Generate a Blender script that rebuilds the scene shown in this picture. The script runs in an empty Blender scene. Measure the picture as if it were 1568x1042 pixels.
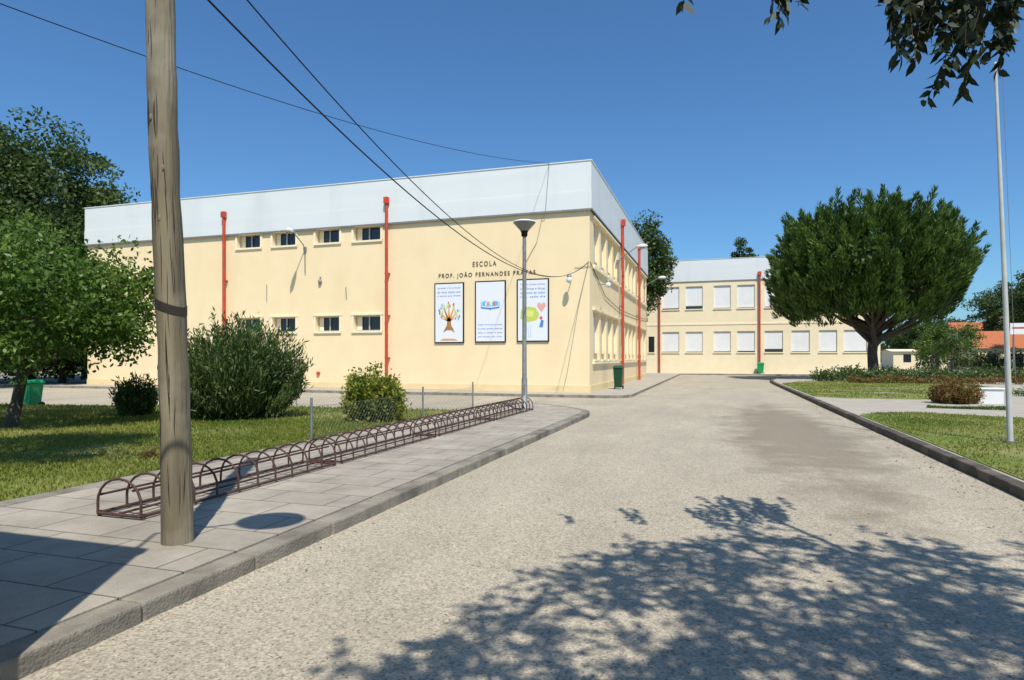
import bpy, math, numpy as np
from mathutils import Vector
rng=np.random.default_rng(7)
# ---------------- survey helpers (photogrammetry of the site: level camera, eye 1.6 m) -------------
FP=978.0; CX=784.0; HY=549.0; EYE=1.6
YAW=math.radians(17.75); SN=math.sin(YAW); CS=math.cos(YAW)
def at(px,py,d):
    l=(px-CX)/FP*d
    return Vector((l*CS-d*SN, l*SN+d*CS, EYE+(HY-py)/FP*d))
def gp(px,py,z=0.0):
    d=FP*(EYE-z)/(py-HY); return at(px,py,d)
def onY(px,py,Y):
    r=(px-CX)/FP; d=Y/(r*SN+CS); p=at(px,py,d); return p.x,p.z
scene=bpy.context.scene
COL=scene.collection
# ---------------- materials -----------------
def nt(m):
    m.use_nodes=True; n=m.node_tree; return n,n.nodes,n.links
def mat(name,c1,c2=None,scale=4,rough=.8,bump=0.0,bscale=60,metal=0,detail=6,stretch=(1,1,1),c3=None,s3=.4,spec=.3,st3=(1,1,1),lim3=(.48,.66)):
    m=bpy.data.materials.new(name); T,N,L=nt(m); b=N['Principled BSDF']
    b.inputs['Roughness'].default_value=rough; b.inputs['Metallic'].default_value=metal
    b.inputs['Specular IOR Level'].default_value=spec
    tc=N.new('ShaderNodeTexCoord'); mp=N.new('ShaderNodeMapping'); mp.inputs['Scale'].default_value=stretch
    L.new(tc.outputs['Object'],mp.inputs['Vector'])
    if c2 is None: c2=tuple(x*.85 for x in c1)
    n1=N.new('ShaderNodeTexNoise'); n1.inputs['Scale'].default_value=scale; n1.inputs['Detail'].default_value=detail
    L.new(mp.outputs[0],n1.inputs['Vector'])
    cr=N.new('ShaderNodeValToRGB'); cr.color_ramp.elements[0].position=.35; cr.color_ramp.elements[1].position=.65
    cr.color_ramp.elements[0].color=(*c1,1); cr.color_ramp.elements[1].color=(*c2,1)
    L.new(n1.outputs['Fac'],cr.inputs['Fac']); out=cr.outputs['Color']
    if c3:
        m3=N.new('ShaderNodeMapping'); m3.inputs['Scale'].default_value=st3; L.new(tc.outputs['Object'],m3.inputs[0])
        n3=N.new('ShaderNodeTexNoise'); n3.inputs['Scale'].default_value=s3; n3.inputs['Detail'].default_value=5
        L.new(m3.outputs[0],n3.inputs['Vector'])
        r3=N.new('ShaderNodeMapRange'); r3.inputs[1].default_value=lim3[0]; r3.inputs[2].default_value=lim3[1]
        L.new(n3.outputs['Fac'],r3.inputs[0])
        mx=N.new('ShaderNodeMix'); mx.data_type='RGBA'; L.new(r3.outputs[0],mx.inputs[0]); L.new(out,mx.inputs[6]); mx.inputs[7].default_value=(*c3,1)
        out=mx.outputs[2]
    L.new(out,b.inputs['Base Color'])
    if bump:
        n2=N.new('ShaderNodeTexNoise'); n2.inputs['Scale'].default_value=bscale; n2.inputs['Detail'].default_value=4
        L.new(mp.outputs[0],n2.inputs['Vector'])
        bp=N.new('ShaderNodeBump'); bp.inputs['Strength'].default_value=bump; bp.inputs['Distance'].default_value=.02
        L.new(n2.outputs['Fac'],bp.inputs['Height']); L.new(bp.outputs[0],b.inputs['Normal'])
    return m
def leafmat(name,ca,cb,trans=.3,rough=.5,nscale=.6):
    m=bpy.data.materials.new(name); T,N,L=nt(m); b=N['Principled BSDF']; b.inputs['Roughness'].default_value=rough
    b.inputs['Specular IOR Level'].default_value=.35
    g=N.new('ShaderNodeNewGeometry'); tc=N.new('ShaderNodeTexCoord')
    n=N.new('ShaderNodeTexNoise'); n.inputs['Scale'].default_value=nscale; L.new(tc.outputs['Object'],n.inputs['Vector'])
    ma=N.new('ShaderNodeMath'); ma.operation='MULTIPLY_ADD'; ma.inputs[1].default_value=.6
    L.new(g.outputs['Random Per Island'],ma.inputs[0])
    mb=N.new('ShaderNodeMath'); mb.operation='MULTIPLY_ADD'; mb.inputs[1].default_value=1.6; mb.inputs[2].default_value=-.6
    L.new(n.outputs['Fac'],mb.inputs[0]); L.new(mb.outputs[0],ma.inputs[2])
    cr=N.new('ShaderNodeValToRGB'); cr.color_ramp.elements[0].color=(*ca,1); cr.color_ramp.elements[1].color=(*cb,1)
    cr.color_ramp.elements[0].position=.1; cr.color_ramp.elements[1].position=.9
    L.new(ma.outputs[0],cr.inputs[0]); L.new(cr.outputs[0],b.inputs['Base Color'])
    t=N.new('ShaderNodeBsdfTranslucent'); L.new(cr.outputs[0],t.inputs['Color'])
    mx=N.new('ShaderNodeMixShader'); mx.inputs[0].default_value=trans
    L.new(b.outputs[0],mx.inputs[1]); L.new(t.outputs[0],mx.inputs[2]); L.new(mx.outputs[0],N['Material Output'].inputs[0])
    return m
def slabmat(name,c1,c2,cm,bw,bh,mortar=.012,rotz=0):
    m=bpy.data.materials.new(name); T,N,L=nt(m); b=N['Principled BSDF']; b.inputs['Roughness'].default_value=.85
    tc=N.new('ShaderNodeTexCoord'); mp=N.new('ShaderNodeMapping'); mp.inputs['Rotation'].default_value=(0,0,rotz)
    L.new(tc.outputs['Object'],mp.inputs[0])
    br=N.new('ShaderNodeTexBrick'); br.inputs['Scale'].default_value=1; br.inputs['Brick Width'].default_value=bw; br.inputs['Row Height'].default_value=bh
    br.inputs['Mortar Size'].default_value=mortar; br.inputs['Mortar Smooth'].default_value=.6
    br.inputs['Color1'].default_value=(*c1,1); br.inputs['Color2'].default_value=(*c2,1); br.inputs['Mortar'].default_value=(*cm,1)
    L.new(mp.outputs[0],br.inputs['Vector'])
    n=N.new('ShaderNodeTexNoise'); n.inputs['Scale'].default_value=1.3; n.inputs['Detail'].default_value=9; n.inputs['Roughness'].default_value=.7
    L.new(tc.outputs['Object'],n.inputs['Vector'])
    mr=N.new('ShaderNodeMapRange'); mr.inputs[1].default_value=.3; mr.inputs[2].default_value=.7; mr.inputs[3].default_value=.66; mr.inputs[4].default_value=1.15
    L.new(n.outputs['Fac'],mr.inputs[0])
    mx=N.new('ShaderNodeMix'); mx.data_type='RGBA'; mx.blend_type='MULTIPLY'; mx.inputs[0].default_value=1
    L.new(br.outputs['Color'],mx.inputs[6]); L.new(mr.outputs[0],mx.inputs[7])
    n3=N.new('ShaderNodeTexNoise'); n3.inputs['Scale'].default_value=110; n3.inputs['Detail'].default_value=2; L.new(tc.outputs['Object'],n3.inputs['Vector'])
    m3=N.new('ShaderNodeMapRange'); m3.inputs[1].default_value=.3; m3.inputs[2].default_value=.7; m3.inputs[3].default_value=.80; m3.inputs[4].default_value=1.16
    L.new(n3.outputs['Fac'],m3.inputs[0])
    mx2=N.new('ShaderNodeMix'); mx2.data_type='RGBA'; mx2.blend_type='MULTIPLY'; mx2.inputs[0].default_value=1
    L.new(mx.outputs[2],mx2.inputs[6]); L.new(m3.outputs[0],mx2.inputs[7]); L.new(mx2.outputs[2],b.inputs['Base Color'])
    bp=N.new('ShaderNodeBump'); bp.inputs['Strength'].default_value=.5; bp.inputs['Distance'].default_value=.008
    n2=N.new('ShaderNodeTexNoise'); n2.inputs['Scale'].default_value=90; L.new(tc.outputs['Object'],n2.inputs['Vector'])
    ad=N.new('ShaderNodeMath'); ad.operation='SUBTRACT'; L.new(n2.outputs['Fac'],ad.inputs[0]); L.new(br.outputs['Fac'],ad.inputs[1])
    L.new(ad.outputs[0],bp.inputs['Height']); L.new(bp.outputs[0],b.inputs['Normal'])
    return m
def roadmat():
    m=bpy.data.materials.new('worn_asphalt'); T,N,L=nt(m); b=N['Principled BSDF']; b.inputs['Roughness'].default_value=.95; b.inputs['Specular IOR Level'].default_value=.15
    tc=N.new('ShaderNodeTexCoord')
    def noise(s,d=5,r=.6,st=(1,1,1)):
        n=N.new('ShaderNodeTexNoise'); n.inputs['Scale'].default_value=s; n.inputs['Detail'].default_value=d; n.inputs['Roughness'].default_value=r
        mp=N.new('ShaderNodeMapping'); mp.inputs['Scale'].default_value=st; L.new(tc.outputs['Object'],mp.inputs[0])
        L.new(mp.outputs[0],n.inputs['Vector']); return n
    def mr(src,a,bb,c,d):
        r=N.new('ShaderNodeMapRange'); r.inputs[1].default_value=a; r.inputs[2].default_value=bb; r.inputs[3].default_value=c; r.inputs[4].default_value=d
        L.new(src,r.inputs[0]); return r.outputs[0]
    def mix(f,a,bb,mode='MIX'):
        x=N.new('ShaderNodeMix'); x.data_type='RGBA'; x.blend_type=mode
        for s,v in ((0,f),(6,a),(7,bb)):
            if isinstance(v,(int,float)): x.inputs[s].default_value=v
            elif isinstance(v,tuple): x.inputs[s].default_value=(*v,1)
            else: L.new(v,x.inputs[s])
        return x.outputs[2]
    base=mix(mr(noise(.35,6).outputs[0],.35,.65,0,1),(.455,.40,.305),(.40,.35,.27))
    v=N.new('ShaderNodeTexVoronoi'); v.inputs['Scale'].default_value=72; L.new(tc.outputs['Object'],v.inputs['Vector'])
    sep=N.new('ShaderNodeSeparateColor'); L.new(v.outputs['Color'],sep.inputs[0])
    base=mix(1.0,base,mr(sep.outputs[0],0,1,.72,1.22),'MULTIPLY')
    base=mix(mr(sep.outputs[1],.90,.97,0,.7),base,(.14,.12,.095))
    base=mix(mr(sep.outputs[2],.93,.99,0,.5),base,(.60,.55,.46))
    base=mix(1.0,base,mr(noise(22,5,.75).outputs[0],.3,.7,.84,1.12),'MULTIPLY')
    base=mix(1.0,base,mr(noise(1.0,7,.7,(1,.25,1)).outputs[0],.3,.7,.86,1.10),'MULTIPLY')
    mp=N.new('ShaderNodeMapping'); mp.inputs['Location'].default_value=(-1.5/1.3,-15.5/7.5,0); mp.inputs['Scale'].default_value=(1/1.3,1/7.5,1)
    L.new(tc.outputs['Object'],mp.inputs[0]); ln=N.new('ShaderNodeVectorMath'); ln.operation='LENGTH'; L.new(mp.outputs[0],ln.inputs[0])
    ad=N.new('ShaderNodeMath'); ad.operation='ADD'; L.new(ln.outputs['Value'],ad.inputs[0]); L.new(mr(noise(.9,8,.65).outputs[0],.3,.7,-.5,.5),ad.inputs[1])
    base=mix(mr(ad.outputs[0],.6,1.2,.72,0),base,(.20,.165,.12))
    base=mix(mr(noise(.6,9,.7,(1,.4,1)).outputs[0],.57,.72,0,.45),base,(.26,.225,.175))
    L.new(base,b.inputs['Base Color'])
    bp=N.new('ShaderNodeBump'); bp.inputs['Strength'].default_value=.5; bp.inputs['Distance'].default_value=.008
    L.new(v.outputs['Distance'],bp.inputs['Height']); L.new(bp.outputs[0],b.inputs['Normal'])
    return m
M_road=roadmat()
M_ground=mat('dry_earth',(.33,.29,.22),(.26,.24,.17),.3,.95,.4,30)
M_slab=slabmat('concrete_slabs',(.42,.37,.295),(.36,.32,.26),(.14,.12,.095),.75,.5,.011)
M_kerb=mat('kerb_concrete',(.31,.28,.22),(.235,.21,.17),5,.9,.6,50,c3=(.15,.135,.11),s3=2.2)
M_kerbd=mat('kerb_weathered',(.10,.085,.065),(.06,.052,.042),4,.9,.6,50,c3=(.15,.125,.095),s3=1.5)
M_pave=mat('light_paving',(.42,.38,.31),(.36,.325,.27),2,.9,.4,50)
M_lawn=mat('lawn_turf',(.12,.165,.025),(.17,.21,.04),1.2,.95,.8,70,c3=(.28,.25,.10),s3=.45,lim3=(.46,.64))
M_grass=leafmat('grass_blades',(.085,.15,.012),(.30,.29,.06),.3,.6,.35)
M_wall=mat('cream_render',(.91,.73,.455),(.89,.705,.43),1.5,.92,.25,120,c3=(.85,.65,.385),s3=.7,st3=(1,1,.4),lim3=(.5,.8))
M_wall2=mat('pale_cream_render',(.88,.76,.53),(.84,.72,.49),1.2,.92,.2,100)
M_plinth=mat('plinth_render',(.84,.66,.37),(.78,.61,.34),1.5,.92,.25,120,c3=(.6,.47,.29),s3=1.5,lim3=(.6,.85))
M_trim=mat('cream_trim',(.90,.80,.57),(.86,.76,.53),3,.85,.1,90)
M_clad=mat('white_cladding',(.74,.765,.75),(.71,.74,.73),.8,.5,0,8,stretch=(.3,.3,3),spec=.4,c3=(.62,.645,.635),s3=.7,st3=(1,1,.12),lim3=(.54,.85))
M_band_shade=mat('band_shadow_line',(.03,.03,.03),(.02,.02,.02))  # shadow line under the cladding band, painted as a near-black underside
M_roof=mat('roof_felt',(.3,.3,.3),(.24,.24,.24),2)
M_glass=mat('window_glass',(.03,.035,.04),(.02,.025,.03),1,.08,spec=.6)
M_alu=mat('aluminium_frame',(.5,.5,.48),(.45,.45,.43),5,.4,metal=.3)
M_red=mat('red_downpipe_paint',(.60,.075,.03),(.46,.055,.03),4,.6,c3=(.38,.08,.05),s3=2)
M_wood=mat('weathered_pole_wood',(.26,.22,.145),(.14,.118,.08),9,.9,1.0,30,stretch=(1,1,.06),c3=(.33,.29,.21),s3=1.6,detail=9)
M_tar=mat('tar_band',(.06,.045,.03),(.03,.025,.02),8,.6)
M_rust=mat('rusty_brown_steel',(.10,.052,.04),(.065,.032,.026),12,.6,.3,60)
M_galv=mat('galvanised_grey',(.27,.28,.27),(.21,.22,.21),8,.55,metal=.3)
M_mast=mat('flagpole_paint',(.55,.55,.53),(.48,.48,.46),5,.5)
M_lampw=mat('lamp_opal',(.75,.75,.72),(.7,.7,.68),8,.35)
M_black=mat('black_rubber',(.015,.015,.015),(.01,.01,.01),4,.6)
M_bark=mat('bark',(.12,.095,.07),(.06,.05,.038),9,.95,1.0,18,stretch=(1,1,.25))
M_white=mat('white_paint',(.8,.8,.78),(.74,.74,.72),3,.5)
M_green=mat('green_plastic',(.02,.33,.12),(.015,.27,.10),3,.4)
M_dgreen=mat('dark_green_plastic',(.01,.07,.03),(.01,.055,.025),3,.4)
M_tile=mat('clay_tile',(.50,.17,.07),(.36,.11,.05),6,.85,.6,20,stretch=(3,.4,1))
M_fallen=leafmat('fallen_leaf',(.12,.08,.04),(.30,.22,.10),.1)
def shut():
    m=mat('white_shutter',(.82,.83,.82),(.78,.79,.79),2,.5); T,N,L=nt(m)
    tc=N.new('ShaderNodeTexCoord'); w=N.new('ShaderNodeTexWave'); w.wave_type='BANDS'; w.bands_direction='Z'; w.inputs['Scale'].default_value=6
    L.new(tc.outputs['Object'],w.inputs['Vector']); bp=N.new('ShaderNodeBump'); bp.inputs['Strength'].default_value=.4; bp.inputs['Distance'].default_value=.02
    L.new(w.outputs['Fac'],bp.inputs['Height']); L.new(bp.outputs[0],N['Principled BSDF'].inputs['Normal']); return m
M_shut=shut()
# ---------------- mesh builder -----------------
class MB:
    def __init__(s): s.v=[];s.f=[];s.mi=[];s.m=[];s.sm=[]
    def _m(s,m):
        if m not in s.m: s.m.append(m)
        return s.m.index(m)
    def add(s,vs,fs,m,smooth=False):
        o=len(s.v); s.v+= [tuple(v) for v in vs]; k=s._m(m)
        for f in fs: s.f.append([i+o for i in f]); s.mi.append(k); s.sm.append(smooth)
    def box(s,x0,x1,y0,y1,z0,z1,m):
        v=[(x,y,z) for z in (z0,z1) for y in (y0,y1) for x in (x0,x1)]
        s.add(v,[(0,2,3,1),(4,5,7,6),(0,1,5,4),(2,6,7,3),(0,4,6,2),(1,3,7,5)],m)
    def quad(s,a,b,c,d,m): s.add([a,b,c,d],[(0,1,2,3)],m)
    def prism(s,pts,z0,z1,m,side=None):
        n=len(pts); v=[(p[0],p[1],z0) for p in pts]+[(p[0],p[1],z1) for p in pts]
        s.add(v,[list(range(n,2*n))],m)
        s.add(v,[(i,(i+1)%n,n+(i+1)%n,n+i) for i in range(n)],side or m)
    def tube(s,pts,rad,m,n=10,cap=True,smooth=True):
        pts=[Vector(p) for p in pts]; k=len(pts)
        if not hasattr(rad,'__len__'): rad=[rad]*k
        vs=[];prev=None
        for i,p in enumerate(pts):
            t=(pts[min(i+1,k-1)]-pts[max(i-1,0)])
            t=t.normalized() if t.length>1e-9 else Vector((0,0,1))
            if prev is None: a=Vector((1,0,0)) if abs(t.x)<.9 else Vector((0,1,0))
            else: a=prev
            u=(a-t*a.dot(t)); u=u.normalized() if u.length>1e-6 else t.orthogonal().normalized(); prev=u; w=t.cross(u)
            for j in range(n):
                g=2*math.pi*j/n; vs.append(p+(u*math.cos(g)+w*math.sin(g))*rad[i])
        fs=[(i*n+j,i*n+(j+1)%n,(i+1)*n+(j+1)%n,(i+1)*n+j) for i in range(k-1) for j in range(n)]
        s.add(vs,fs,m,smooth)
        if cap: s.add(vs[:n],[list(range(n))[::-1]],m); s.add(vs[-n:],[list(range(n))],m)
    def lathe(s,c,prof,m,n=24):
        s.tube([(c[0],c[1],c[2]+z) for r,z in prof],[max(r,.001) for r,z in prof],m,n)
    def ell(s,c,r,m,n=14,k=8,ax=None):
        vs=[];c=Vector(c)
        for i in range(k+1):
            th=math.pi*i/k
            for j in range(n):
                ph=2*math.pi*j/n; vs.append((c.x+r[0]*math.sin(th)*math.cos(ph),c.y+r[1]*math.sin(th)*math.sin(ph),c.z+r[2]*math.cos(th)))
        s.add(vs,[(i*n+j,(i+1)*n+j,(i+1)*n+(j+1)%n,i*n+(j+1)%n) for i in range(k) for j in range(n)],m,True)
    def wall(s,O,U,V,N,w,h,holes,m,depth,mrev,mback):
        O,U,V,N=map(Vector,(O,U,V,N))
        us=sorted({0,w}|{x for q in holes for x in q[:2]}); vs_=sorted({0,h}|{x for q in holes for x in q[2:4]})
        P=lambda u,v,d=0:O+U*u+V*v-N*d
        for a,b in zip(us,us[1:]):
            for c,d in zip(vs_,vs_[1:]):
                mu,mv=(a+b)/2,(c+d)/2
                if any(q[0]<mu<q[1] and q[2]<mv<q[3] for q in holes): continue
                s.quad(P(a,c),P(b,c),P(b,d),P(a,d),m)
        for q in holes:
            a,b,c,d=q[:4]
            s.quad(P(a,c),P(a,d),P(a,d,depth),P(a,c,depth),mrev); s.quad(P(b,c),P(b,d),P(b,d,depth),P(b,c,depth),mrev)
            s.quad(P(a,c),P(b,c),P(b,c,depth),P(a,c,depth),mrev); s.quad(P(a,d),P(b,d),P(b,d,depth),P(a,d,depth),mrev)
            s.quad(P(a,c,depth),P(b,c,depth),P(b,d,depth),P(a,d,depth),mback)
    def obj(s,name,parent=None,bevel=0):
        me=bpy.data.meshes.new(name); me.from_pydata(s.v,[],s.f)
        for m in s.m: me.materials.append(m)
        me.polygons.foreach_set('material_index',s.mi); me.polygons.foreach_set('use_smooth',s.sm); me.update()
        o=bpy.data.objects.new(name,me); COL.objects.link(o)
        if parent: o.parent=parent
        if bevel:
            b=o.modifiers.new('b','BEVEL'); b.width=bevel; b.segments=2; b.limit_method='ANGLE'
        return o
def empty(name):
    e=bpy.data.objects.new(name,None); COL.objects.link(e); return e
def nrm(a): return a/np.maximum(np.linalg.norm(a,axis=1,keepdims=True),1e-9)
def leaves(name,C,D,Ln,Wd,m,parent=None,hexa=False,flat=None):
    n=len(C); D=nrm(D); R=rng.normal(size=(n,3)) if flat is None else np.tile(np.array([flat]),(n,1))
    S=nrm(np.cross(D,R)); Ln=np.broadcast_to(Ln,(n,))[:,None]; Wd=np.broadcast_to(Wd,(n,))[:,None]
    if hexa:
        Nn=np.cross(D,S)
        V=np.stack([C-D*Ln*.5,C-D*Ln*.2+S*Wd*.45+Nn*Wd*.12,C+D*Ln*.12+S*Wd*.42+Nn*Wd*.1,C+D*Ln*.5-Nn*Wd*.2,C+D*Ln*.12-S*Wd*.42+Nn*Wd*.1,C-D*Ln*.2-S*Wd*.45+Nn*Wd*.12],1); k=6
    else:
        V=np.stack([C-D*Ln*.5,C+S*Wd*.5-D*Ln*.06,C+D*Ln*.5,C-S*Wd*.5-D*Ln*.06],1); k=4
    me=bpy.data.meshes.new(name); me.vertices.add(n*k); me.vertices.foreach_set('co',V.reshape(-1).astype(np.float32))
    me.loops.add(n*k); me.loops.foreach_set('vertex_index',np.arange(n*k,dtype=np.int32))
    me.polygons.add(n); me.polygons.foreach_set('loop_start',np.arange(0,n*k,k,dtype=np.int32)); 
    me.materials.append(m); me.update(calc_edges=True)
    o=bpy.data.objects.new(name,me); COL.objects.link(o)
    if parent: o.parent=parent
    return o
def crown_pts(c,r,ncl,per,cr,shell=.45,zmin=-1,squash=.75):
    u=nrm(rng.normal(size=(ncl*3,3))); u=u[u[:,2]>zmin][:ncl]; k=len(u)
    fr=(shell+(1-shell)*rng.random(k)**.6)*(1+rng.normal(size=k)*.06)
    cc=np.array(c)+u*fr[:,None]*np.array(r)
    rad=cr*(.6+.8*rng.random(k))
    idx=np.repeat(np.arange(k),per); g=nrm(rng.normal(size=(len(idx),3)))*(rng.random(len(idx))**.45)[:,None]
    P=cc[idx]+g*rad[idx][:,None]*np.array([1,1,squash])
    return cc,P,g,u[idx]
def tree(name,base,tr,c,r,ncl,per,cr,lL,lW,lm,nl=12,shell=.45,zmin=-.8,fork=None,hexa=False,bend=0):
    e=empty(name); base=Vector(base); c=Vector(c)
    cc,P,g,u=crown_pts(c,r,ncl,per,cr,shell,zmin)
    D=g*.6+rng.normal(size=P.shape)*.7+np.array([0,0,-.1])
    leaves('foliage',P,D,lL*(.7+.6*rng.random(len(P))),lW*(.7+.6*rng.random(len(P))),lm,e,hexa)
    M=MB(); fz=fork if fork else base.z+(c.z-r[2]-base.z)*.7
    F=Vector((base.x+(c.x-base.x)*.35+bend,base.y+(c.y-base.y)*.35,fz)); mid=(base+F)/2+Vector((bend*.6,0,0))
    M.tube([base-Vector((0,0,.1)),base+Vector((0,0,.15)),mid,F,F+(c-F)*.55,c+Vector((0,0,r[2]*.5))],[tr*1.5,tr*1.1,tr*.9,tr*.85,tr*.45,tr*.12],M_bark,10)
    for i in rng.choice(len(cc),min(nl,len(cc)),replace=False):
        q=Vector(cc[i]); s=F+(c-F)*float(rng.random()*.5)
        m1=s.lerp(q,.45)+Vector((0,0,-.08*(q-s).length))+Vector(rng.normal(size=3)*.04*(q-s).length)
        M.tube([s,m1,q],[tr*.42,tr*.25,tr*.06],M_bark,6)
    M.obj('trunk_and_limbs',e); return e
# ---------------- ground, roads, pavements -----------------
M=MB(); M.quad((-1500,-1500,0),(1500,-1500,0),(1500,1500,0),(-1500,1500,0),M_ground); M.obj('ground')
M=MB(); z=.004
M.quad((-3.6,-40,z),(3.6,-40,z),(3.6,64.5,z),(-3.6,64.5,z),M_road)
M.quad((-60,15,z),(-3.6,15,z),(-3.6,26,z),(-60,26,z),M_road)
M.quad((3.6,44,z),(60,44,z),(60,64.5,z),(3.6,64.5,z),M_road)
M.quad((3.6,-40,z),(60,-40,z),(60,-12,z),(3.6,-12,z),M_road)
M.obj('road')
M=MB()
end=[(-3.3,17.0),(-3.36,17.6),(-3.6,18.2),(-4.1,18.9),(-5.2,20.0),(-6.9,21.4)]
M.prism([(-6.75,-12),(-3.5,-12)]+[(x-.2,y-.12) for x,y in end[:-1]]+[(-6.75,21.0)],0,.128,M_slab)
M.obj('pavement')
M=MB(); y=-12.0
while y<16.9:
    L_=1.0; dx=float(rng.normal()*.004); dz=float(rng.normal()*.003)
    M.box(-3.5,-3.3+dx,y+.004,min(y+L_,17.0)-.004,-.05,.122+dz,M_kerb); y+=L_
for (x0,y0),(x1,y1) in zip(end,end[1:]):
    d=Vector((x1-x0,y1-y0,0)).normalized()*.004
    M.prism([(x0+d.x,y0+d.y),(x1-d.x,y1-d.y),(x1-.2,y1-.12),(x0-.2,y0-.12)],-.05,.122,M_kerb)
M.obj('kerb',bevel=.018)
M=MB(); M.box(-6.98,-6.752,-12,21.4,-.05,.135,M_kerb); M.obj('lawn_edging',bevel=.01)
M=MB()
M.prism([(-70,25.4),(-4.2,25.4),(-3.6,25.65),(-3.3,26.3),(-3.3,63.0),(-2.4,63.8),(26,63.8),(26,66.3),(-7.5,66.3),(-7.5,50.0),(-5.6,50.0),(-5.6,27.4),(-70,27.4)],-.05,.12,M_pave,M_kerb)
M.obj('building_pavement')
M=MB(); oc=[(3.3,-12),(3.3,42),(3.4,46),(4.2,52),(6,56),(12,58.5),(50,60),(50,-12)]
ic=[(3.48,-12),(3.48,42),(3.58,46),(4.36,51.9),(6.1,55.8),(12.1,58.3),(50,59.8),(50,-12)]
M.prism(ic,0,.116,M_pave); M.obj('path')
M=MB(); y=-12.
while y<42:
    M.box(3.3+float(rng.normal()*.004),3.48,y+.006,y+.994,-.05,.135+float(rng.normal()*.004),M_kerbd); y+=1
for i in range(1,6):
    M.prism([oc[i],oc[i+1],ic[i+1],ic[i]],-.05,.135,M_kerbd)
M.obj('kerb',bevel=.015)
LW=[(-60,-12),(-6.98,-12),(-6.98,17.2),(-14,16.6),(-19,15.0),(-26,14.4),(-60,14)]
M=MB(); M.prism(LW,-.05,.10,M_lawn); M.obj('lawn')
def blob(cx,cy,rx,ry,n=40,j=.05):
    ph=rng.random(4)*6
    return [(cx+rx*math.cos(t)*(1+j*math.sin(3*t+ph[0])),cy+ry*math.sin(t)*(1+j*math.sin(2*t+ph[1]))) for t in np.linspace(0,2*math.pi,n,endpoint=False)]
L1=[(3.55,-12),(3.55,18.6),(4.1,19.4),(5.2,19.9),(8,18.6),(12,17.9),(30,17),(30,-12)]
L2=[(3.6,27.2),(3.6,40),(5,44),(9,45.5),(14,45),(13,36),(9.5,28.5),(7,26.4),(4.6,26.3)]
L3=[(14.5,29),(17,40),(30,43),(45,40),(45,27),(20,25)]
M=MB()
for l in (L1,L2,L3): M.prism(l,.0,.13,M_lawn)
M.obj('lawn')
M=MB(); M.prism(blob(8.3,35.2,1.9,1.3,j=.15),.0,.136,mat('dry_soil',(.34,.28,.17),(.25,.21,.12),3)); M.prism(blob(6.6,30.6,1.0,.5,j=.2),.0,.136,M_ground); M.obj('bare_soil')
def inpoly(x,y,poly):
    r=np.zeros(len(x),bool); n=len(poly)
    for i in range(n):
        x0,y0=poly[i];x1,y1=poly[(i+1)%n]
        c=((y0>y)!=(y1>y)); 
        with np.errstate(divide='ignore',invalid='ignore'): r^=c&(x<(x1-x0)*(y-y0)/(y1-y0+1e-12)+x0)
    return r
def grass(name,poly,n,x0,x1,y0,y1,z,h,w=.012,thin=.3):
    x=rng.uniform(x0,x1,n);y=rng.uniform(y0,y1,n)
    k=inpoly(x,y,poly); x=x[k];y=y[k]
    dens=.5+.5*np.sin(x*1.3+2*np.sin(y*.7))*np.sin(y*1.1+1.5*np.sin(x*.9)); k=rng.random(len(x))<(thin+(1-thin)*dens); x=x[k];y=y[k]; m=len(x)
    hh=h*(.5+rng.random(m)); D=np.stack([rng.normal(size=m)*.45,rng.normal(size=m)*.45,np.ones(m)],1)
    C=np.stack([x,y,z+hh*.35],1); leaves(name,C,D,hh,w+.01*rng.random(m),M_grass)
grass('lawn_grass',LW,130000,-17,-6.99,3.5,13,.10,.055)
grass('lawn_grass',LW,35000,-24,-6.99,11,17.2,.10,.07,.018)
grass('lawn_grass',L1,60000,3.56,9,7,19.9,.13,.04,.012,.12)
grass('lawn_grass',L2,24000,3.6,14,26,46,.13,.06,.03,.15)
# ---------------- main school building -----------------
FY=27.16; SX=-5.19; LX=onY(134,500,FY)[0]; BY=50.6; TOP=10.08; BB=8.0
B=empty('school_building'); M=MB()
z0=.10
WU=[(364,399),(418,453),(484,520),(542,583)]
holes=[]
for a,b in WU:
    xa=onY(a,400,FY)[0]-LX; xb=onY(b,400,FY)[0]-LX
    holes.append((xa,xb,7.28-z0,7.97-z0)); holes.append((xa,xb,2.92-z0,3.66-z0))
M.wall((LX,FY,z0),(1,0,0),(0,0,1),(0,-1,0),SX-LX,BB-z0,holes,M_wall,.28,M_wall,M_glass)
sh=[]
bays=[(27.9,35.5),(36.4,43.6),(44.4,50.2)]
for a,b in bays:
    n=4 if b-a>6.5 else 3; w=(b-a)/n
    for i in range(n):
        sh.append((a+i*w+.22-FY,a+(i+1)*w-.22-FY,5.75-z0,7.75-z0)); sh.append((a+i*w+.22-FY,a+(i+1)*w-.22-FY,1.55-z0,3.7-z0))
M.wall((SX,FY,z0),(0,1,0),(0,0,1),(1,0,0),BY-FY,BB-z0,sh,M_wall,.2,M_wall,M_shut)
M.quad((LX,FY,z0),(LX,BY,z0),(LX,BY,BB),(LX,FY,BB),M_wall); M.quad((LX,BY,z0),(SX,BY,z0),(SX,BY,BB),(LX,BY,BB),M_wall)
M.obj('walls',B)
M=MB()
for (ua,ub,va,vb) in holes:
    x0,x1,za,zb=ua+LX,ub+LX,va+z0,vb+z0
    M.box(x0-.10,x1+.10,FY-.07,FY-.003,za-.09,za-.002,M_trim)
    M.box(x0-.12,x0-.003,FY-.05,FY-.003,za,min(zb+.02,BB-.06),M_trim); M.box(x1+.003,x1+.12,FY-.05,FY-.003,za,min(zb+.02,BB-.06),M_trim)
    if zb<5: M.box(x0-.14,x1+.14,FY-.07,FY-.003,zb+.023,zb+.11,M_trim)
M.obj('window_surrounds',B)
M=MB()
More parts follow.
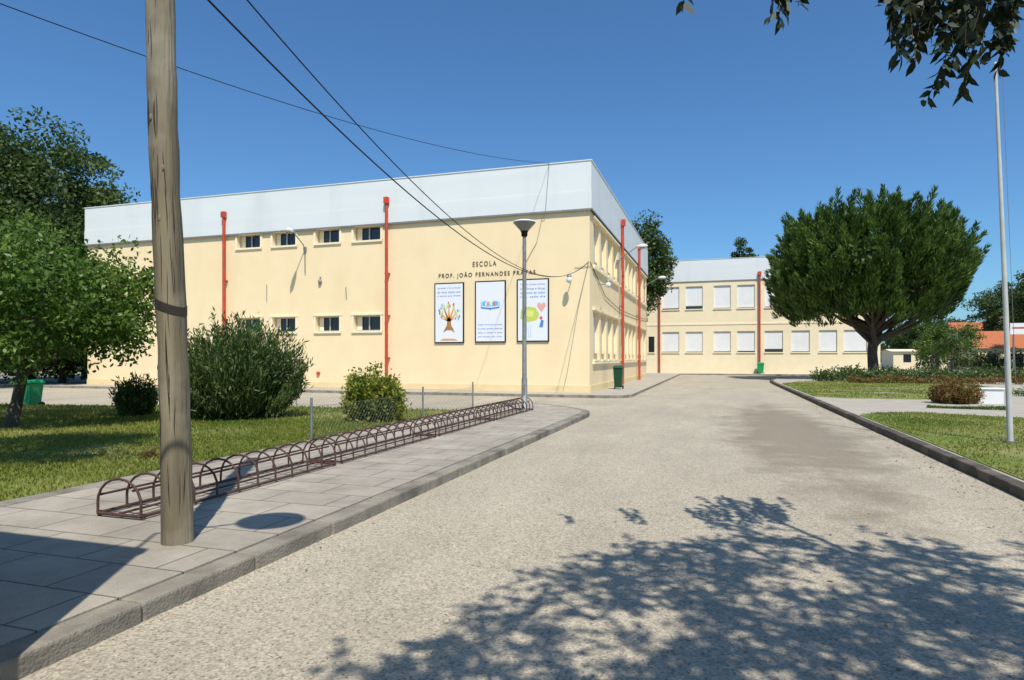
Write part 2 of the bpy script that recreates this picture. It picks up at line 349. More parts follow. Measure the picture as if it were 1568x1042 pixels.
for (ua,ub,va,vb) in holes:
    x0,x1,za,zb=ua+LX,ub+LX,va+z0,vb+z0; ya,yb=FY+.2,FY+.25
    M.box(x0,x1,ya,yb,za,za+.05,M_alu); M.box(x0,x1,ya,yb,zb-.05,zb,M_alu)
    for q in (x0+.001,(x0+x1)/2-.03,x1-.061): M.box(q,q+.06,ya-.002,yb+.002,za+.051,zb-.051,M_alu)
    M.box(x0+.06,x0+(x1-x0)*.22,ya+.02,yb-.01,za+.052,zb-.052,M_trim)
for (ua,ub,va,vb) in sh:
    y0,y1,za,zb=ua+FY,ub+FY,va+z0,vb+z0
    M.box(SX-.198,SX-.12,y0+.001,y1-.001,za+.001,za+.28,M_glass)
    M.box(SX-.02,SX+.08,y0-.08,y1+.08,za-.08,za-.002,M_trim)
    M.box(SX-.15,SX-.1,(y0+y1)/2-.02,(y0+y1)/2+.02,za+.01,zb-.01,M_alu)
for (ya,yb) in bays:
    for zz in (5.55,7.78,1.35,3.73): M.box(SX+.003,SX+.10,ya-.1,yb+.1,zz,zz+.1,M_trim)
M.obj('windows',B)
M=MB(); brk=[BB,BB+.80,TOP]; of=[(.105,.105),(.09,.09)]
for i in range(2):
    za,zb=brk[i],brk[i+1]; o0,o1=of[i]
    A=[(LX-o0,FY-o0,za),(SX+o0,FY-o0,za),(SX+o0,BY+o0,za),(LX-o0,BY+o0,za)]
    Bq=[(LX-o1,FY-o1,zb),(SX+o1,FY-o1,zb),(SX+o1,BY+o1,zb),(LX-o1,BY+o1,zb)]
    M.add(A+Bq,[(0,1,5,4),(1,2,6,5),(2,3,7,6),(3,0,4,7)],M_clad)
    if i==0:
        M.add(A,[(0,1,2,3)],M_band_shade)
        M.add([(x,y,zb) for x,y,_ in A]+[(LX-.09,FY-.09,zb),(SX+.09,FY-.09,zb),(SX+.09,BY+.09,zb),(LX-.09,BY+.09,zb)],[(0,1,5,4),(1,2,6,5),(2,3,7,6),(3,0,4,7)],M_clad)
M.box(LX-.12,SX+.12,FY-.12,BY+.12,TOP,TOP+.04,M_clad)
M.box(LX-.125,SX+.125,FY-.125,FY-.108,BB-.05,BB+.03,M_galv); M.box(SX+.108,SX+.125,FY-.107,BY+.12,BB-.05,BB+.03,M_galv)
M.obj('cladding_band',B)
M=MB(); M.box(LX+.01,SX-.01,FY+.01,BY-.01,BB-.02,TOP-.01,M_roof); M.obj('roof',B)
M=MB()
for q in range(0,12):
    x=LX+2.4*(q+.6)
    if x<SX-.3: M.box(x,x+.012,FY-.096,FY-.0905,BB+.82,TOP,M_clad); M.box(x+.9,x+.912,FY-.109,FY-.1055,BB+.04,BB+.79,M_clad)
M.box(LX-.02,SX+.02,FY-.03,FY-.003,z0,.42,M_plinth); M.box(SX+.003,SX+.03,FY+.001,BY,z0,.42,M_plinth)
M.obj('joints_and_plinth',B)
def dpipe(px,top,Y):
    x=onY(px,500,Y)[0]; M=MB(); zt=onY(px,top,Y)[1]
    M.tube([(x,Y-.20,.14),(x,Y-.20,zt-.25)],.075,M_red,10)
    M.box(x-.11,x+.11,Y-.31,Y-.128,zt-.3,zt,M_red)
    for zz in (1.6,3.6,5.6): M.box(x-.10,x+.10,Y-.21,Y-.002,zz,zz+.05,M_red)
    return M.obj('downpipe',B)
dpipe(347,326,FY); dpipe(595,304,FY)
for yy in (35.9,44.0):
    M=MB(); M.tube([(SX+.2,yy,.14),(SX+.2,yy,9.2)],.08,M_red,10); M.box(SX+.128,SX+.34,yy-.12,yy+.12,9.0,9.35,M_red)
    for zz in (1.4,4.5): M.box(SX+.002,SX+.2,yy-.1,yy+.1,zz,zz+.05,M_red)
    M.obj('downpipe',B)
def text(body,x0,x1,zc,h,Y,m,name,parent,ext=.02,sp=1.15):
    c=bpy.data.curves.new(name,'FONT'); c.body=body; c.size=1; c.extrude=0.5; c.align_x='CENTER'; c.align_y='CENTER'; c.space_character=sp
    o=bpy.data.objects.new(name,c); COL.objects.link(o); bpy.context.view_layer.update()
    me=bpy.data.meshes.new_from_object(o.evaluated_get(bpy.context.evaluated_depsgraph_get())); bpy.data.objects.remove(o)
    co=np.empty(len(me.vertices)*3,np.float32); me.vertices.foreach_get('co',co); co=co.reshape(-1,3)
    mn,mx=co.min(0),co.max(0); q=np.empty_like(co)
    q[:,0]=x0+(co[:,0]-mn[0])/(mx[0]-mn[0])*(x1-x0); q[:,2]=zc+((co[:,1]-mn[1])/(mx[1]-mn[1])-.5)*h; q[:,1]=Y-ext*(co[:,2]-mn[2])/(mx[2]-mn[2])-.002
    me.vertices.foreach_set('co',q.reshape(-1)); me.materials.clear(); me.materials.append(m); me.update()
    o=bpy.data.objects.new(name,me); COL.objects.link(o); o.parent=parent; return o
M_let=mat('dark_letters',(.12,.085,.06),(.09,.065,.05),5,.6)
SG=empty('school_name_lettering')
xa,zc=onY(724,405,FY); xb=onY(760,405,FY)[0]; text('ESCOLA',xa,xb,zc,.22,FY,M_let,'letters_line',SG,sp=1.4)
xa=onY(672,419,FY)[0]; xb,zc=onY(820,416,FY); text('PROF. JOÃO FERNANDES PRATAS',xa,xb,zc-.03,.29,FY,M_let,'letters_line',SG,sp=1.35)
def flat(name,c,r=.45,c2=None): return mat(name,c,c2 or c,3,r)
Pw=flat('poster_white',(.78,.80,.82),.35); Pk=flat('poster_black_frame',(.02,.02,.02)); Pb=flat('poster_blue',(.10,.24,.58)); Pc=flat('poster_cyan',(.12,.5,.75))
Py=flat('poster_yellow',(.72,.74,.22)); Po=flat('poster_orange',(.75,.35,.06)); Pr=flat('poster_red',(.75,.12,.12)); Pg=flat('poster_green',(.25,.55,.15)); Pn=flat('poster_brown',(.40,.20,.06)); Pp=flat('poster_pink',(.8,.4,.35)); Pl=flat('poster_lime',(.55,.62,.12))
def poly(M,cx,cz,pts,Y,m,s): M.add([(cx+a*s,Y,cz+b*s) for a,b in pts],[list(range(len(pts)))],m)
def disc(M,cx,cz,r,Y,m,e=1): poly(M,cx,cz,[(math.cos(t),e*math.sin(t)) for t in np.linspace(0,2*math.pi,14,endpoint=False)],Y,m,r)
def poster(a,b,ta,tb,kind,lines_top,lines_bot):
    P=empty('wall_poster'); x0,zt=onY(a,ta,FY); x1,zt2=onY(b,ta-(b-a)*.065,FY); zb=onY(a,tb,FY)[1]; zt=(zt+zt2)/2
    M=MB(); M.box(x0,x1,FY-.06,FY-.003,zb,zt,Pk); M.obj('frame',P)
    M=MB(); M.box(x0+.055,x1-.055,FY-.068,FY-.061,zb+.055,zt-.055,Pw); M.obj('board',P)
    w=x1-x0; h=zt-zb; cx=(x0+x1)/2; Y=FY-.071; M=MB()
    if kind=='tree':
        c=zb+h*.36
        poly(M,cx,c,[(-.55,-.95),(-.2,-.75),(.2,-.75),(.55,-.95),(.2,-.3),(.18,.1),(-.16,.1),(-.18,-.3)],Y,Pn,.55)
        for t,l in ((2.5,.5),(2.0,.62),(1.57,.6),(1.15,.64),(.7,.52),(.35,.42),(2.85,.42)):
            ex,ez=math.cos(t)*l,math.sin(t)*l*1.15
            M.add([(cx-.07,Y-.001,c),(cx+.07,Y-.001,c),(cx+ex+.02,Y-.001,c+ez*.9+.05),(cx+ex-.02,Y-.001,c+ez*.9+.05)],[(0,1,2,3)],Po if int(t*10)%2 else Pn)
            for k in range(5): disc(M,cx+ex+float(rng.normal()*.07),c+ez+.06+float(rng.normal()*.08),.035,Y-.003-.0015*k,[Pl,Pr,Pc,Pl,Py,Pb][int(rng.integers(6))],1.8)
        poly(M,cx,zb+.12,[(-1,0),(1,0),(.6,.18),(-.6,.2)],Y-.003,Po,.45)
    elif kind=='book':
        c=zb+h*.60
        poly(M,cx,c,[(-1,-.3),(0,-.42),(1,-.3),(1,.35),(0,.22),(-1,.35)],Y,Pb,.44)
        for sgn in (-1,1):
            poly(M,cx,c+.03,[(sgn*.94,-.2),(sgn*.03,-.32),(sgn*.03,.30),(sgn*.5,.52),(sgn*.94,.42)],Y-.002,Pw,.44)
            poly(M,cx,c+.03,[(sgn*.86,-.1),(sgn*.12,-.2),(sgn*.12,.22),(sgn*.5,.40),(sgn*.86,.32)],Y-.004,Pc,.44)
        for k in range(4):
            poly(M,cx-.2+.13*k,c+.02,[(-.05,-.05),(.05,-.05),(.05,.18+.03*(k%2)),(-.05,.2)],Y-.006,[Pw,Po,Pw,Pr][k],.7)
        poly(M,cx,c-.12,[(-.15,0),(.12,0),(.1,-.3),(-.1,-.3)],Y-.004,Pb,.3)
    else:
        c=zb+h*.45
        poly(M,cx-.12,c,[(-.9,-.45),(-.2,-.75),(.6,-.6),(.85,-.1),(.5,.5),(-.1,.62),(-.4,.5),(-.85,.3)],Y,Pl,.50)
        poly(M,cx-.12,c,[(-.9,-.3),(.4,-.45),(.55,.35),(-.75,.5)],Y-.002,Py,.34); disc(M,cx-.35,c+.24,.07,Y-.004,Po)
        poly(M,cx+.40,c+.30,[(0,-.5),(.4,.05),(.35,.3),(.15,.35),(0,.18),(-.15,.35),(-.35,.3),(-.4,.05)],Y-.004,Pp,.5)
        poly(M,cx+.42,c-.42,[(-.4,-.6),(.1,-.7),(.3,.3),(-.1,.5)],Y-.002,Pb,.3); disc(M,cx+.38,c-.2,.07,Y-.004,Pr)
        for k in range(4): M.add([(cx-.45+.12*k,Y-.001,zb+.18),(cx-.43+.12*k,Y-.001,zb+.18),(cx-.25+.05*k,Y-.001,c-.35)],[(0,1,2)],Pc)
    M.obj('picture',P)
    for k,l in enumerate(lines_top): text(l,x0+.16,x1-.16,zt-.25-k*.18,.10,Y+.002,Pb,'caption',P,.003)
    for k,l in enumerate(lines_bot): text(l,x0+.16,x1-.16,zb+.80-k*.18,.10,Y+.002,Pb,'caption',P,.003)
poster(666,711,435,526,'tree',['Aprender a ler o mundo','de mãos dadas com','a escola que cresce'],[])
poster(728,775,432,525,'book',[],['Cada livro que se abre','é uma janela aberta','para o saber e para','um mundo por criar'])
poster(792,841,429,524,'puzzle',['Todos juntos somos','mais fortes e felizes','na escola de todos','nós, cada dia'],[])
def armlamp(foot,n,L_,rise,name='wall_lamp'):
    foot=Vector(foot);n=Vector(n);e=empty(name);M=MB();u=Vector((0,0,1))
    h=foot+n*L_+u*rise
    M.tube([foot-u*1.3+n*.03,foot-u*.1+n*.04,foot+n*.18+u*.1,h],.025,M_galv,8)
    M.tube([h-n*.05,h+n*.12,h+n*.35,h+n*.52],[.04,.11,.12,.03],M_lampw,12); M.tube([h+n*.08-u*.06,h+n*.4-u*.06],[.09,.09],M_galv,10)
    M.box(foot.x-.07,foot.x+.07,foot.y-.07,foot.y+.07,foot.z-.2,foot.z,M_galv)
    M.obj('arm_and_head',e)
x,zf=onY(468,379,FY); armlamp((x,FY-.02,zf),(0,-1,0),1.0,.6)
armlamp((SX+.02,35.2,7.0),(1,0,0),1.1,.7); armlamp((SX+.02,48.6,7.0),(1,0,0),1.1,.6)
def spot(p,n):
    p=Vector(p);n=Vector(n);e=empty('globe_wall_light');M=MB()
    M.tube([p,p+n*.3,p+n*.42+Vector((0,0,.05))],.02,M_galv,8); M.ell(p+n*.45+Vector((0,0,-.02)),(.13,.13,.15),M_lampw); M.lathe(p+n*.45+Vector((0,0,.1)),[(.11,0),(.09,.1),(.03,.14)],M_galv,12)
    M.obj('bracket_and_globe',e)
x,zf=onY(875,430,FY); spot((x,FY,zf),(0,-1,0)); spot((SX,29.3,5.0),(1,0,0))
M=MB()
x,zz=onY(491,432,FY); M.ell((x,FY-.06,zz),(.10,.08,.13),M_galv); M.box(x-.03,x+.03,FY-.05,FY-.002,zz-.1,zz+.25,M_galv); M.obj('wall_siren')
M=MB(); x,zz=onY(488,572,FY); M.tube([(x,FY-.08,zz),(x,FY-.003,zz)],.09,M_red,16); M.obj('fire_hose_inlet')
M=MB()
def wp(px,py,o=.03): x,z=onY(px,py,FY); return (x,FY-o,z)
M.tube([wp(836,330,.14),wp(830,336,.04),wp(822,372),wp(800,412)],.010,M_galv,5); M.tube([wp(901,402),wp(886,470),wp(868,575),wp(862,600)],.010,M_galv,5)
M.tube([wp(842,252,.13),wp(836,330,.14)],.01,M_galv,5)
M.tube([wp(904,408),wp(880,410)],.01,M_galv,5)
M.tube([wp(530,440),wp(531,458)],.02,M_galv,5); M.tube([wp(409,436),wp(409,462)],.015,M_galv,5); M.obj('wall_conduit')
# ---------------- second building -----------------
Y2=66.0; X20=-8.0; X21=14.3; B2=empty('classroom_building'); B2z=9.25; T2=11.35
M=MB(); hs2=[]
for a,b in [(1014,1040),(1050,1076),(1093,1119),(1129,1156),(1171,1199),(1212,1240),(1254,1282),(1292,1328)]:
    x0=onY(a,500,Y2)[0]-X20; x1=onY(b,500,Y2)[0]-X20
    hs2+= [(x0,x1,2.2-z0,4.25-z0),(x0,x1,6.5-z0,8.75-z0)]
hs2.append((onY(993,500,Y2)[0]-X20,onY(1002,500,Y2)[0]-X20,2.2-z0,3.8-z0))
M.wall((X20,Y2,z0),(1,0,0),(0,0,1),(0,-1,0),X21-X20,B2z-z0,hs2,M_wall2,.12,M_wall2,M_shut)
M.quad((X20,Y2,z0),(X20,Y2+12,z0),(X20,Y2+12,B2z),(X20,Y2,B2z),M_wall2); M.quad((X21,Y2,z0),(X21,Y2+12,z0),(X21,Y2+12,B2z),(X21,Y2,B2z),M_wall2)
M.quad((X20,Y2+12,z0),(X21,Y2+12,z0),(X21,Y2+12,B2z),(X20,Y2+12,B2z),M_wall2)
M.obj('walls',B2); M=MB()
for i,(ua,ub,va,vb) in enumerate(hs2):
    x0,x1,za,zb=ua+X20,ub+X20,va+z0,vb+z0
    gh=[.06,.12,.06,.3,.08][i%5]
    if i==len(hs2)-1: gh=zb-za-.01
    M.box(x0+.001,x1-.001,Y2+.08,Y2+.118,za+.001,za+gh,M_glass)
    M.box(x0-.06,x1+.06,Y2-.08,Y2-.003,za-.1,za-.003,M_trim)
M.box(X20,X21,Y2-.04,Y2-.003,4.9,5.05,M_trim)
M.obj('windows',B2)
M=MB()
for i in range(2):
    za=[B2z,B2z+.8][i]; zb=[B2z+.8,T2][i]; o=[.105,.09][i]
    M.add([(X20-o,Y2-o,za),(X21+o,Y2-o,za),(X21+o,Y2+12+o,za),(X20-o,Y2+12+o,za),(X20-o,Y2-o,zb),(X21+o,Y2-o,zb),(X21+o,Y2+12+o,zb),(X20-o,Y2+12+o,zb)],[(0,1,5,4),(1,2,6,5),(2,3,7,6),(3,0,4,7),(0,1,2,3)],M_clad)
M.box(X20-.12,X21+.12,Y2-.12,Y2+12.12,T2,T2+.04,M_clad); M.obj('cladding_band',B2)
M=MB()
for px in (1010,1163):
    x=onY(px,500,Y2)[0]; M.tube([(x,Y2-.2,.13),(x,Y2-.2,9.7)],.09,M_red,8); M.box(x-.15,x+.15,Y2-.33,Y2-.125,9.6,9.95,M_red)
M.obj('downpipe',B2)
# ---------------- wooden pole -----------------
e=empty('wooden_utility_pole'); M=MB(); pb=gp(271,832,.12); n=40
pts=[];rad=[]
for i in range(n):
    t=i/(n-1); zz=.05+t*7.0; pts.append((pb.x-.030*zz+.012*math.sin(t*9),pb.y-.004*zz+.01*math.sin(t*7+1),zz)); rad.append(.116-.018*t+.002*math.sin(i*1.9)+.002*float(rng.normal())+(.008 if i==0 else 0))
M.tube(pts,rad,M_wood,24); M.obj('shaft',e)
M=MB()
def pat(zz):
    t=(zz-.05)/7.0
    return Vector((pb.x-.030*zz+.012*math.sin(t*9),pb.y-.004*zz+.01*math.sin(t*7+1),zz))
c=pat(2.02)
vs=[];k=28
for j in range(k):
    g=2*math.pi*j/k; 
    for dz in (-.035,.035): vs.append((c.x+.118*math.cos(g),c.y+.118*math.sin(g),c.z+dz+.05*math.cos(g+math.pi)))
M.add(vs,[(2*j,2*((j+1)%k),2*((j+1)%k)+1,2*j+1) for j in range(k)],M_tar,True)
for zz in (4.75,5.15): M.tube([pat(zz)+Vector((.0,.10,0)),pat(zz)+Vector((.03,.22,0.02))],.02,M_galv,6)
M.obj('tar_band_and_hooks',e)
M=MB()
for zz,g in ((2.7,-1.3),(3.5,-1.7),(1.3,-1.1),(3.1,-.9),(.8,-1.8)):
    p=pat(zz); M.ell((p.x+.103*math.cos(g),p.y+.103*math.sin(g),zz),(.014,.012,.03),M_wood,8,6)
for k in range(44):
    g=rng.uniform(-2.9,-.2); zz=rng.uniform(.2,4.6); l=rng.uniform(.15,.8); pp=[]
    for s in np.linspace(0,1,5):
        q=pat(zz+s*l); r_=.116-.018*(zz+s*l)/7-.0005; gg=g+.05*math.sin(s*5+k); pp.append((q.x+r_*math.cos(gg),q.y+r_*math.sin(gg),q.z))
    M.tube(pp,[.0004,.003,.004,.003,.0004],M_tar,5)
M.obj('knots_and_cracks',e)
e2=empty('wooden_utility_pole'); p2=at(-215,-75,8.2); M=MB(); M.tube([(p2.x,p2.y,0),(p2.x,p2.y,p2.z+.3)],[.13,.10],M_wood,16); M.obj('shaft',e2)
def cable(a,b,s,r=.008):
    a=Vector(a);b=Vector(b); pts=[]
    for i in range(41):
        t=i/40; p=a.lerp(b,t); p.z-=4*s*t*(1-t); pts.append(p)
    M=MB(); M.tube(pts,r,M_black,5); return M.obj('overhead_cable')
xr,zr=onY(842,251,FY); cable(p2,(xr,FY-.1,TOP+.03),.55,.009)
xe,ze=onY(901,402,FY)
cable(pat(4.80)+Vector((0.03,.2,0)),(SX-.03,FY-.04,ze),1.42,.010)
cable(pat(5.2)+Vector((0.05,.2,0)),(SX-.03,FY-.04,ze+.05),1.6,.008)
M=MB(); M.tube([(SX+.03,FY+.02,ze),(SX+.05,31,4.6),(SX+.05,36,4.3),(SX+.05,44,4.4),(SX+.04,50.4,4.6)],.015,M_black,5); M.obj('side_wall_cable')
# ---------------- street lamp -----------------
def streetlamp(p,H):
    e=empty('street_lamp'); M=MB(); x,y,z=p
    M.lathe((x,y,z),[(.14,0),(.14,.03),(.085,.05),(.08,.9),(.065,.95),(.058,H*.6),(.05,H-.42)],M_galv,16)
    M.box(x-.04,x+.04,y-.082,y-.07,z+.45,z+.75,M_galv); M.obj('post',e)
    M=MB(); M.lathe((x,y,z+H-.45),[(.05,0),(.085,.02),(.09,.12),(.11,.16)],M_black,20)
    M.lathe((x,y,z+H-.30),[(.10,0),(.14,.05),(.29,.215),(.31,.235),(.31,.25)],mat('lamp_grey',(.30,.29,.25),(.25,.24,.21),6,.4),28)
    M.lathe((x,y,z+H-.05),[(.315,0),(.30,.03),(.16,.065),(.02,.08)],M_lampw,28); M.obj('lamp_head',e)
p=gp(803,630,.128); streetlamp((p.x,p.y,.128),5.3)
G=empty('gatehouse'); M=MB(); gx0,gx1,gy0,gy1=-6.6,-2.98,-1.2,1.72
M.wall((gx0,gy1,.12),(1,0,0),(0,0,1),(0,1,0),gx1-gx0,3.7,[(1.0,2.6,1.0,2.1)],M_wall,.15,M_wall,M_glass)
M.quad((gx0,gy0,.12),(gx0,gy1,.12),(gx0,gy1,3.82),(gx0,gy0,3.82),M_wall);M.quad((gx1,gy0,.12),(gx1,gy1,.12),(gx1,gy1,3.82),(gx1,gy0,3.82),M_wall);M.quad((gx0,gy0,.12),(gx1,gy0,.12),(gx1,gy0,3.82),(gx0,gy0,3.82),M_wall)
M.obj('walls',G); M=MB(); M.box(gx0-.02,gx1+.02,gy0-.02,gy1+.02,3.82,4.02,M_clad); M.obj('flat_roof',G)
L_=empty('oval_shadow_caster'); M=MB(); M.tube([(gx1-.05,gy1-.05,4.0),(gx1-.05,gy1-.05,4.8),(-2.33,2.22,5.05)],.018,M_galv,8); M.lathe((-2.33,2.22,4.8),[(.1,0),(.28,.15),(.30,.2),(.05,.3)],M_galv,24); M.obj('arm_and_head',L_)  # unseen disc on an arm, added to cast the oval shadow on the pavement
# ---------------- bicycle rack -----------------
R=empty('bicycle_rack'); M=MB(); xa,xb=-5.5,-4.98; zb_=.128
secs=[(4.5,7.6),(7.75,10.9),(11.05,14.2),(14.35,17.5)]
for a,b in secs:
    for x in (xa,xb):
        M.tube([(x,a,zb_+.03),(x,b,zb_+.03)],.016,M_rust,8)
    M.tube([(xa+.015,a,zb_+.2),(xa+.015,b,zb_+.2)],.012,M_rust,6); M.tube([(xb-.10,a,zb_+.26),(xb-.10,b,zb_+.26)],.012,M_rust,6)
    M.tube([((xa+xb)/2,a,zb_+.04),((xa+xb)/2,b,zb_+.04)],.012,M_rust,6)
    for y in (a,b): M.tube([(xa,y,zb_+.03),(xb,y,zb_+.03)],.016,M_rust,6); 
    for y in (a+.02,b-.02):
        for x in (xa,xb): M.tube([(x,y,zb_),(x,y,zb_+.05)],.02,M_rust,6)
    n=11
    for i in range(n):
        y=a+(b-a)*i/(n-1); j=float(rng.normal()*.008)
        pts=[(xa,y,zb_+.03),(xa,y+j,zb_+.14)]+[((xa+xb)/2+(xb-xa)/2*math.cos(t),y+j*1.5,zb_+.14+.22*math.sin(t)) for t in np.linspace(math.pi*.93,math.pi*.07,9)]+[(xb,y+j,zb_+.14),(xb,y,zb_+.03)]
        M.tube(pts,.0125,M_rust,6)
M.obj('frames',R)
# ---------------- low fence -----------------
Fn=empty('wire_fence'); M=MB(); fx=-7.12; fz=.10
for y in (10.1,14.8,18.3):
    M.tube([(fx,y,fz-.05),(fx,y,fz+.75)],.024,M_galv,8); M.ell((fx,y,fz+.76),(.028,.028,.02),M_galv,8,5)
M.tube([(-13.5,18.3,0),(-13.5,18.3,fz+.7)],.024,M_galv,8)
M.obj('posts',Fn); M=MB()
def mesh_run(a,b):
    a=Vector(a);b=Vector(b);L0=(b-a).length;u=(b-a)/L0
    for z_ in (.04,.6): M.tube([a+Vector((0,0,z_)),b+Vector((0,0,z_))],.003,M_galv,4)
    s=-.56
    while s<L0:
        for sg in (0,1):
            s0,s1=max(s,0),min(s+.56,L0)
            if s1>s0+.02:
                z0_=.04+(s0-s); z1_=.04+(s1-s)
                if sg: z0_,z1_=.64-z0_,.64-z1_
                M.tube([a+u*s0+Vector((0,0,z0_)),a+u*s1+Vector((0,0,z1_))],.0019,M_galv,3,cap=False)
        s+=.13
mesh_run((fx,10.1,fz),(fx,18.3,fz)); mesh_run((fx,18.3,.02),(-13.5,18.3,.02))
M.obj('wire_mesh',Fn)
# ---------------- flag pole -----------------
e=empty('flagpole'); M=MB(); b=gp(1547,678,.13); 
M.tube([(b.x,b.y,.1),(b.x-.06,b.y+.02,2.5),(b.x-.2,b.y+.06,6.75)],[.048,.04,.024],M_mast,14); M.ell((b.x-.2,b.y+.06,6.79),(.035,.035,.035),M_mast,10,6)
M.tube([(b.x,b.y,.12),(b.x,b.y,.16)],.10,M_galv,12); M.tube([(b.x+.07,b.y-.03,1.2),(b.x-.12,b.y-.01,6.6)],.004,M_galv,4)
M.obj('pole',e)
# ---------------- bins etc -----------------
def wheelbin(p,m,h=.95,w=.5,rot=0):
    e=empty('litter_bin'); x,y,z=p; M=MB(); a=w*.38;b=w*.5
    v=[(x-a,y-a,z+.08),(x+a,y-a,z+.08),(x+a,y+a,z+.08),(x-a,y+a,z+.08),(x-b,y-b,z+h*.88),(x+b,y-b,z+h*.88),(x+b,y+b,z+h*.88),(x-b,y+b,z+h*.88)]
    M.add(v,[(0,3,2,1),(0,1,5,4),(1,2,6,5),(2,3,7,6),(3,0,4,7),(4,5,6,7)],m); M.obj('body',e,bevel=.02)
    M=MB(); c=b+.03; M.add([(x-c,y-c,z+h*.885),(x+c,y-c,z+h*.885),(x+c,y+c,z+h*.885),(x-c,y+c,z+h*.885),(x-c*.8,y-c*.7,z+h*.96),(x+c*.8,y-c*.7,z+h*.96),(x+c*.8,y+c*.8,z+h),(x-c*.8,y+c*.8,z+h)],[(0,1,5,4),(1,2,6,5),(2,3,7,6),(3,0,4,7),(4,5,6,7)],m); M.obj('lid',e,bevel=.015)
    M=MB(); 
    for s in (-1,1): M.tube([(x+s*a*1.02,y+a,z+.09),(x+s*(a+.05),y+a,z+.09)],.09,M_black,12)
    M.obj('wheels',e)
p=gp(49,624); wheelbin((p.x,p.y,.0),M_green,.9,.46)
wheelbin((onY(1164,500,Y2)[0],Y2-.6,.12),M_green,1.1,.6)
wheelbin((SX+.70,30.8,.12),M_dgreen,1.15,.45)
p=gp(36,600); M=MB(); M.lathe((p.x,p.y,0),[(.16,0),(.16,1.8),(.2,1.82),(.2,1.95),(.05,2.0)],M_white,12); M.obj('concrete_post')
p=gp(1508,618,.116); M=MB(); M.box(p.x-.42,p.x+.42,p.y-.3,p.y+.3,.1,.58,M_white); M.box(p.x-.46,p.x+.46,p.y-.34,p.y+.34,.582,.63,M_white); M.obj('stone_bench_block',bevel=.02)
M=MB(); 
for k in range(7):
    M.prism(blob(7.2+k*.75,16.6-.15*k+float(rng.normal()*.1),.32,.22,9,.15),.1,.17,M_pave)
M.obj('stepping_stones')
# ---------------- vegetation -----------------
LF_fruit=leafmat('citrus_leaves',(.04,.10,.012),(.18,.27,.04),.35,.4,.9)
LF_dark=leafmat('dark_leaves',(.028,.06,.014),(.10,.15,.032),.3,.5,.4)
LF_pine=leafmat('pine_needles',(.028,.070,.012),(.14,.22,.035),.22,.55,.9)
LF_olean=leafmat('oleander_leaves',(.035,.075,.016),(.13,.18,.05),.25,.45,1.2)
LF_yel=leafmat('variegated_leaves',(.06,.13,.015),(.40,.38,.06),.3,.45,3)
LF_red=leafmat('reddish_shrub_leaves',(.12,.12,.02),(.27,.13,.05),.3,.5,3)
LF_over=leafmat('shade_tree_leaves',(.010,.020,.006),(.026,.042,.011),.06,.5,2)  # near-black green: shade from the canopy above is put into the leaf colour
def T(px,base_d): r=at(px,549,base_d); return (r.x,r.y)
p=gp(18,655,.1); c=at(58,470,14.6)
tree('fruit_tree',(p.x,p.y,.1),.13,(c.x,c.y,c.z-.1),(2.95,2.5,1.5),130,170,.62,.13,.06,LF_fruit,16,.5,-.75,fork=1.1,hexa=True)
c2=at(-40,420,17); tree('fruit_tree',(c2.x-.4,c2.y,.1),.12,(c2.x,c2.y,3.6),(2.8,2.6,2.0),110,150,.6,.13,.06,LF_fruit,12,.35,-.75,fork=1.2)
tree('fruit_tree',(-9.4,3.6,.1),.14,(-8.8,3.8,7.1),(2.2,1.9,1.4),120,150,.5,.13,.06,LF_fruit,12,.3,-.9,fork=3.4)
for px,d,H,Rr in ((45,44,18.0,6.0),(-35,40,15.5,5.5),(132,52,14.8,4.0),(-120,36,13,5)):
    x,y=T(px,d); tree('broadleaf_tree',(x,y,0),.35,(x,y,H*.60),(Rr,Rr,H*.40),170,200,1.3,.32,.17,LF_dark,14,.45,-.9,fork=H*.25)
for px,d,H,Rr in ((95,41,6.8,3.2),(30,36,5.5,3.6)):
    x,y=T(px,d); tree('broadleaf_tree',(x,y,0),.2,(x,y,H*.58),(Rr,Rr,H*.40),100,140,.9,.26,.13,LF_dark,10,.4,-.9,fork=1.2)
x,y=T(982,56); tree('broadleaf_tree',(x-1,y,0),.3,(x-1,y,9.2),(3.6,3.6,4.7),130,190,1.0,.28,.15,LF_dark,12,.45,-.9,fork=4)
x,y=T(1137,98); tree('broadleaf_tree',(x,y,0),.3,(x,y,13.5),(2.1,2.1,6.0),90,140,.9,.35,.2,LF_dark,8,.3,-.9,fork=6)
# big umbrella pine
E=empty('umbrella_pine_tree'); d=46; b=at(1338,549,d); C=np.array([b.x-.45,b.y,7.5])
ncl=760; u=nrm(rng.normal(size=(ncl*2,3))); u=u[u[:,2]>-.93][:ncl]; ncl=len(u)
ang=np.arctan2(u[:,1],u[:,0]); low=u[:,2]<0
rr_=np.where(low,(1-np.abs(u[:,2])**3.2)**(1/3.2),(1-np.abs(u[:,2])**2.3)**(1/2.3))
S_=np.stack([np.cos(ang)*rr_*6.35,np.sin(ang)*rr_*6.35,np.where(low,u[:,2]*3.25,u[:,2]*4.75)],1)
fr=(.55+.45*rng.random(ncl)**.35)[:,None]
tip=C+S_*fr*(1+rng.normal(size=(ncl,1))*.03+.03*np.sin(ang*5)[:,None])
ax=nrm(u*np.array([.55,.55,.1])+np.array([0,0,.95])+rng.normal(size=(ncl,3))*.15)
Lt=1.1+1.2*rng.random(ncl); per=110
idx=np.repeat(np.arange(ncl),per); s=rng.random(len(idx)); 
rr=.36*np.sqrt(np.maximum(0,1-s**1.5))*np.sqrt(rng.random(len(idx)))+.02
g=rng.normal(size=(len(idx),3)); g-= (g*ax[idx]).sum(1,keepdims=True)*ax[idx]; g=nrm(g)
P=tip[idx]+ax[idx]*(s*Lt[idx]-.55)[:,None]+g*rr[:,None]
